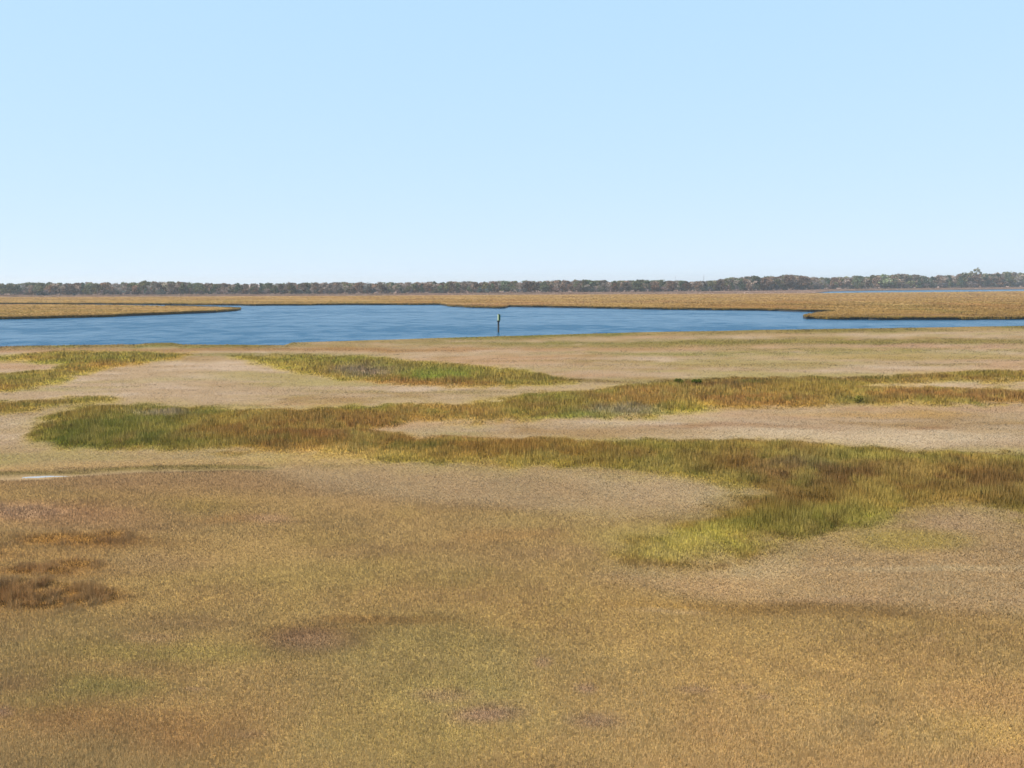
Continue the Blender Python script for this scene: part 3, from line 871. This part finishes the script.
def trunk_mesh(kind, seed, name):
    r = random.Random(seed); mb = MB()
    lean = r.uniform(-.03, .03)
    topz = 0.92 if kind == 'pine' else 0.62
    mb.tube([(0, 0, -0.02), (lean * .3, 0, .2), (lean, 0, topz * .7), (lean * 1.4, 0, topz)], [.024, .018, .013, .005], 6)
    nb = 6 if kind != 'open_crown' else 9
    for i in range(nb):
        an = r.uniform(0, 6.28); z0 = r.uniform(.22, topz * .9); ln = r.uniform(.16, .3) * (0.5 if kind == 'pine' else 1)
        ex, ey = math.cos(an) * ln, math.sin(an) * ln
        up = ln * (0.25 if kind == 'pine' else r.uniform(.6, 1.1))
        mb.tube([(lean * z0, 0, z0), (ex * .5 + lean, ey * .5, z0 + up * .45), (ex + lean, ey, z0 + up)], [.010, .007, .003], 5)
    return mb.mesh(name)


VAR = {}
for kind, cnt in (('oak', 6), ('pine', 3), ('bare', 3), ('cedar', 2), ('open_crown', 1)):
    VAR[kind] = []
    for i in range(cnt):
        V, Fc = crown_np(kind, 500 + 17 * i + len(kind))
        cm = np_mesh('crown_' + kind, V, Fc); cm.materials.append(M['leaf'])
        tm = trunk_mesh(kind, 40 + i, 'trunk_' + kind); tm.materials.append(M['bark'])
        VAR[kind].append((cm, tm, V, Fc))


def tree(name, kind, x, y, hgt, wid, rgb, label, group, i=None, z=0.0):
    vs = VAR[kind]; cm, tm, _, _ = vs[rnd.randrange(len(vs)) if i is None else i]
    t = empty(name, (x, y, z), rnd.uniform(0, 6.28) if i is None else 0.0)
    t.scale = (wid, wid, hgt)
    tag(t, label, 'tree' if kind != 'cedar' else 'bush', group)
    c = link('crown', cm, None, t); c.color = (*[float(k) for k in rgb], 1)
    link('trunk', tm, None, t)
    return t


SPEC = [   # name, mesh kind, base colour, words, weight
    ('oak_tree', 'oak', (114, 94, 80), 'rust brown round topped oak', 0.30),
    ('oak_tree', 'oak', (98, 98, 70), 'olive green round topped oak', 0.32),
    ('pine_tree', 'pine', (66, 80, 62), 'dark green pointed pine', 0.14),
    ('bare_tree', 'bare', (150, 134, 124), 'thin grey half bare tree', 0.24)]
SECT = [(-99, 215, 'in far wood behind the left marsh point'), (215, 500, 'in far wood left of the channel marker'),
        (500, 703, 'in far wood between channel marker and radio mast'), (703, 955, 'in far wood between radio mast and tallest tree'),
        (955, 9999, 'in far wood beside the tallest tree')]


def pick():
    k = rnd.random()
    for s in SPEC:
        k -= s[4]
        if k < 0: return s
    return SPEC[0]


def tone(rgb):
    c = lin(rgb) * 0.9 * 1.0 * math.exp(rnd.gauss(0, .24))
    return np.clip(c * (1 + np.array([.10, 0, -.08]) * rnd.gauss(0, 1)), .01, .6)


def place(u, back, hf):
    v = float(base_v(u)); x, y = at(u, v); x, y = float(x), float(y)
    d = math.hypot(x, y); s = (d + back) / d
    x, y = x * s, y * s
    ztop = EYE + (float(horizon(u)) - float(top_v(u))) / F * y
    return x, y, max(4.0, ztop * hf * (1 + .11 * float(fbm(np.array([x / 45.0]), np.array([1.7]), 161, 3)[0])))


for row, (step, back, lo, hi) in enumerate(((8.2, 3, .5, .97), (9.2, 16, .82, 1.07))):
    u = -36.0
    while u < 1064:
        uu = u + rnd.uniform(-4.5, 4.5)
        s = pick()
        x, y, hgt = place(uu, back + rnd.uniform(-4, 6), rnd.uniform(lo, hi))
        if s[1] == 'pine': hgt *= .95
        wid = hgt * rnd.uniform(1.0, 1.5) if s[1] != 'pine' else hgt * rnd.uniform(.9, 1.2)
        sec = next(q for q in SECT if q[0] <= uu < q[1])
        lab = s[3] + ' ' + sec[2]
        tree(s[0], s[1], x, y, hgt, wid, tone(s[2]), lab, s[3] + 's ' + sec[2])
        u += step * (1 + 0.15 * rnd.uniform(-1, 1))

# the mass of the wood behind the front trees
VS, FS, CS, o = [], [], [], 0
TV, TF, to = [], [], 0
for row in range(6):
    u = -70.0
    while u < 1094:
        s = pick(); cm, tm, V, Fc = VAR[s[1]][rnd.randrange(len(VAR[s[1]]))]
        x, y, hgt = place(u, 30 + row * 18 + rnd.uniform(-6, 6), rnd.uniform(.84, 1.02))
        if s[1] == 'pine': hgt *= .95
        wid = hgt * rnd.uniform(1.15, 1.6); an = rnd.uniform(0, 6.28)
        ca, sa = math.cos(an), math.sin(an)
        P = np.c_[(V[:, 0] * ca - V[:, 1] * sa) * wid + x, (V[:, 0] * sa + V[:, 1] * ca) * wid + y, V[:, 2] * hgt]
        VS.append(P); FS.append(Fc + o); o += len(P)
        CS.append(np.tile(tone(s[2]), (len(Fc), 1)) * np.exp(rng.normal(0, .2, len(Fc)))[:, None])
        u += rnd.uniform(7, 11)
# bushes and saplings at the wood's foot
u = -70.0
while u < 1094:
    s = SPEC[rnd.choice((0, 1, 3))]; cm, tm, V, Fc = VAR[rnd.choice(('oak', 'cedar', 'oak', 'bare'))][rnd.randrange(2)]
    x, y, hgt = place(u, rnd.uniform(-3, 26), rnd.uniform(.28, .52)); wid = hgt * rnd.uniform(1.1, 1.7)
    P = np.c_[V[:, 0] * wid + x, V[:, 1] * wid + y, (V[:, 2] - .08) * hgt]
    VS.append(P); FS.append(Fc + o); o += len(P)
    tc_ = tone(((104, 92, 88), (90, 92, 84), (120, 106, 104))[rnd.randrange(3)])
    CS.append(np.tile(tc_, (len(Fc), 1)) * np.exp(rng.normal(0, .2, len(Fc)))[:, None])
    u += rnd.uniform(1.6, 3.2)
me = np_mesh('forest', np.concatenate(VS), np.concatenate(FS), fcol=np.clip(np.concatenate(CS), .008, .6))
M['leafmass'] = leaf_mat('far wood leaves', 'attr', up=0.25, trans=0.25)
tag(link('forest', me, M['leafmass']), 'mixed brown and green far wood behind the front trees', 'forest', kind='stuff')

# tallest tree, evergreen bushes
x, y, _ = place(975, 10, 1)
tree('open_crowned_tree', 'open_crown', x, y, EYE + (280.6 - 267.2) / F * y, 30, lin((112, 108, 84)), 'tallest tree of the far wood, open branching crown above the others, far right', None, 0)
for cu, cw, ch, lab in ((41, 13, 5.6, 'broad dark blue green bush at the foot of the far wood, far left'), (74, 3.2, 3.0, 'small round dark bush alone before the far wood on the left')):
    x, y = at(cu, float(base_v(cu)) + .7); x, y = float(x), float(y)
    tree('evergreen_bush', 'cedar', x, y, ch * y / F, cw * y / F, lin((44, 58, 60)), lab, 'evergreen bushes', 0)


# ------------------------------------------------------------------ marsh shrubs in the middle band
def shrub(cu, cv, wd, hg, rgb, label, seed):
    x, y = at(cu, cv); x, y = float(x), float(y)
    t = empty('marsh_shrub', (x, y, 0)); tag(t, label, 'shrub', 'dark shrubs in the cordgrass')
    r = np.random.default_rng(seed); n = 1500
    k = r.integers(0, 7, n); cx = r.uniform(-wd * .36, wd * .36, 7); cy = r.uniform(-.4, .4, 7); cz = r.uniform(.4, .75, 7) * hg
    d = r.normal(size=(n, 3)); d /= np.linalg.norm(d, axis=1)[:, None]
    P = np.c_[cx[k], cy[k], cz[k]] + d * (r.uniform(.4, 1.05, n) * .34 * hg)[:, None]
    P[:, 2] = np.clip(P[:, 2], 0.03, None)
    a = r.normal(size=(n, 3)); a /= np.linalg.norm(a, axis=1)[:, None]
    b = np.cross(a, r.normal(size=(n, 3))); b /= np.linalg.norm(b, axis=1)[:, None]
    s = r.uniform(.03, .08, n)[:, None]
    V = np.stack([P - a * s, P - b * s * .5, P + a * s, P + b * s * .5], 1).reshape(-1, 3)
    c = link('foliage', np_mesh('foliage', V, np.arange(4 * n).reshape(n, 4)), M['leaf'], t); c.color = (*lin(rgb), 1)
    mb = MB()
    for i in range(7):
        mb.tube([(cx[i] * .4, cy[i] * .4, -.03), (cx[i] * .8, cy[i] * .8, cz[i] * .5), (cx[i], cy[i], cz[i])], [.02, .014, .006], 5)
    mb.build('stems', M['bark'], t)


shrub(679, 385.0, .95, .66, (84, 86, 32), 'left one of two dark green shrubs standing in the middle cordgrass', 1)
shrub(698, 384.5, 1.9, .62, (80, 88, 30), 'wider right one of two dark green shrubs in the middle cordgrass', 2)
shrub(857, 402.5, 1.0, .6, (120, 112, 52), 'low dull green shrub alone in the rusty cordgrass on the right', 3)

# ------------------------------------------------------------------ channel marker
M['pile'] = plain_mat('weathered creosoted timber', (0.05, 0.042, 0.036), 0.85, (3, 3, .5), 0.4)
M['green'] = plain_mat('shaded green daymark tone', (0.016, 0.10, 0.04), 0.5, (4, 4, 4), 0.15)
M['pale'] = plain_mat('sunlit green daymark tone', (0.56, 0.62, 0.36), 0.5, (4, 4, 4), 0.08)  # sunlit and shaded sides of one green daymark, light put into the colours
M['iron'] = plain_mat('black iron fittings', (0.012, 0.012, 0.012), 0.6)
x, y = at(498.4, 332.2, WATER); x, y = float(x), float(y)
mk = tag(empty('channel_marker', (x, y, WATER)), 'timber channel marker post with green daymark standing in the bay', 'channel marker')
pile = MB().tube([(0, 0, -2.5), (0.01, 0, 1.2), (.02, 0, 2.9), (.02, 0, 4.15)], [.22, .20, .18, .17], 14).build('pile', M['pile'], mk)
MB().tube([(.02, 0, 4.15), (.02, 0, 4.20), (.02, 0, 4.33)], [.20, .20, .03], 14).build('cap', M['iron'], mk)
MB().tube([(.02, 0, 2.36), (.02, 0, 2.42), (.02, 0, 2.68), (.02, 0, 2.74)], [.19, .36, .36, .19], 14).build('bracket', M['iron'], mk)
for sx, mt in ((-1, 'pale'), (1, 'green')):
    wd_ = .17 if sx < 0 else .52
    mb = MB().box((.02 + sx * wd_ * .45, -.24, 3.48), (wd_, .03, 1.42), sx * R(42 if sx < 0 else 30))
    pn = mb.build('daymark_panel', M[mt], mk)
    pn['label'] = 'pale sunlit daymark panel' if sx < 0 else 'dark green daymark panel'
    fb = MB()
    for zz in (2.95, 4.0): fb.box((.02 + sx * wd_ * .45, -.20, zz), (wd_ * .9, .03, .08), sx * R(42 if sx < 0 else 30))
    fb.build('batten', M['pile'], pn)


# ------------------------------------------------------------------ radio masts beyond the wood
M['steel'] = plain_mat('galvanised mast steel', (0.25, 0.25, 0.26), 0.5)
M['red'] = plain_mat('red mast lamp glass', (0.4, 0.03, 0.02), 0.4)


def mast(u, topv, dd, label, wd):
    x, y = at(u, float(horizon(u)) + EYE / dd * F); x, y = float(x), float(y)
    hh = EYE + (float(horizon(u)) - topv) / F * y
    t = tag(empty('radio_mast', (x, y, 0)), label, 'mast', 'thin radio masts above the wood')
    c = [(wd * math.cos(a_), wd * math.sin(a_)) for a_ in (1.57, 3.66, 5.76)]
    mb = MB()
    for cx, cy in c: mb.tube([(cx, cy, 0), (cx * .8, cy * .8, hh)], [wd * .16, wd * .14], 5)
    mb.build('leg_frame', M['steel'], t)
    mb = MB(); z = 1.0; i = 0
    while z < hh - 1:
        for k in range(3):
            a_, b_ = c[k], c[(k + 1) % 3]
            mb.tube([(a_[0] * .9, a_[1] * .9, z), (b_[0] * .9, b_[1] * .9, z + 1)], [wd * .08] * 2, 4)
        z += 1.0
    mb.build('bracing', M['steel'], t)
    MB().tube([(0, 0, hh - .1), (0, 0, hh + .2), (0, 0, hh + 2)], [wd * .5, wd * .15, .03], 6).build('antenna', M['steel'], t)
    MB().tube([(wd * .3, 0, hh), (wd * .3, 0, hh + .3), (wd * .3, 0, hh + .5)], [.16, .16, .04], 8).build('beacon', M['red'], t)


mast(703.6, 275.5, 1500, 'thin grey radio mast rising from a dip in the far wood', .5)
mast(675.5, 276.5, 2200, 'fainter distant radio mast just left of the taller mast', .35)

# ------------------------------------------------------------------ light
SUN_EL, SUN_AZ = 44.0, -104.0        # azimuth from +Y, negative to the left
w = bpy.data.worlds.new('World'); scene.world = w; w.use_nodes = True
nt = w.node_tree; bg = nt.nodes['Background']
sky = nt.nodes.new('ShaderNodeTexSky'); sky.sky_type = 'NISHITA'; sky.sun_disc = False
sky.sun_elevation = R(SUN_EL); sky.sun_rotation = R(SUN_AZ)
sky.air_density = 0.6; sky.dust_density = 0.0; sky.ozone_density = 3.0; sky.altitude = 0
# the autumn sky is nearly even: soften the fall-off from horizon to zenith, channel by channel
sp = nt.nodes.new('ShaderNodeSeparateColor'); cb_ = nt.nodes.new('ShaderNodeCombineColor')
nt.links.new(sky.outputs[0], sp.inputs[0])
for i, (g, a) in enumerate(((0.22, 2.74), (0.12, 3.88), (0.06, 5.10))):
    pw = nt.nodes.new('ShaderNodeMath'); pw.operation = 'POWER'; pw.inputs[1].default_value = g
    ml = nt.nodes.new('ShaderNodeMath'); ml.operation = 'MULTIPLY'; ml.inputs[1].default_value = a
    nt.links.new(sp.outputs[i], pw.inputs[0]); nt.links.new(pw.outputs[0], ml.inputs[0]); nt.links.new(ml.outputs[0], cb_.inputs[i])
nt.links.new(cb_.outputs[0], bg.inputs[0]); bg.inputs[1].default_value = 0.12
sd = bpy.data.lights.new('sun', 'SUN'); sd.energy = 5.0; sd.angle = R(0.53); sd.color = (1.0, 0.94, 0.82)
so = bpy.data.objects.new('sun', sd); col.objects.link(so)
dirv = Vector((math.sin(R(SUN_AZ)) * math.cos(R(SUN_EL)), math.cos(R(SUN_AZ)) * math.cos(R(SUN_EL)), math.sin(R(SUN_EL))))
so.rotation_euler = dirv.to_track_quat('Z', 'Y').to_euler()

# ------------------------------------------------------------------ thin air haze round the whole scene
HAZE = 0.00012
if HAZE:
    m, nt, out = new_mat('pale air')
    pv = N(nt, 'ShaderNodeVolumePrincipled')
    pv.inputs['Color'].default_value = (0.95, 0.95, 0.97, 1); pv.inputs['Density'].default_value = HAZE
    pv.inputs['Anisotropy'].default_value = 0.2
    nt.links.new(pv.outputs[0], out.inputs['Volume'])
    ob = MB().box((0, 4700, 24.5), (24000, 9900, 53)).build('haze', m)
    tag(ob, 'thin pale haze over marsh, bay and wood', 'haze', kind='stuff')

scene.view_settings.view_transform = 'Standard'; scene.view_settings.look = 'None'
scene.view_settings.gamma = 1; scene.view_settings.exposure = 0.6
scene.render.engine = 'CYCLES'
scene.cycles.max_bounces = 6; scene.cycles.diffuse_bounces = 3; scene.cycles.glossy_bounces = 2
scene.cycles.transmission_bounces = 3; scene.cycles.volume_bounces = 0
scene.cycles.use_denoising = True
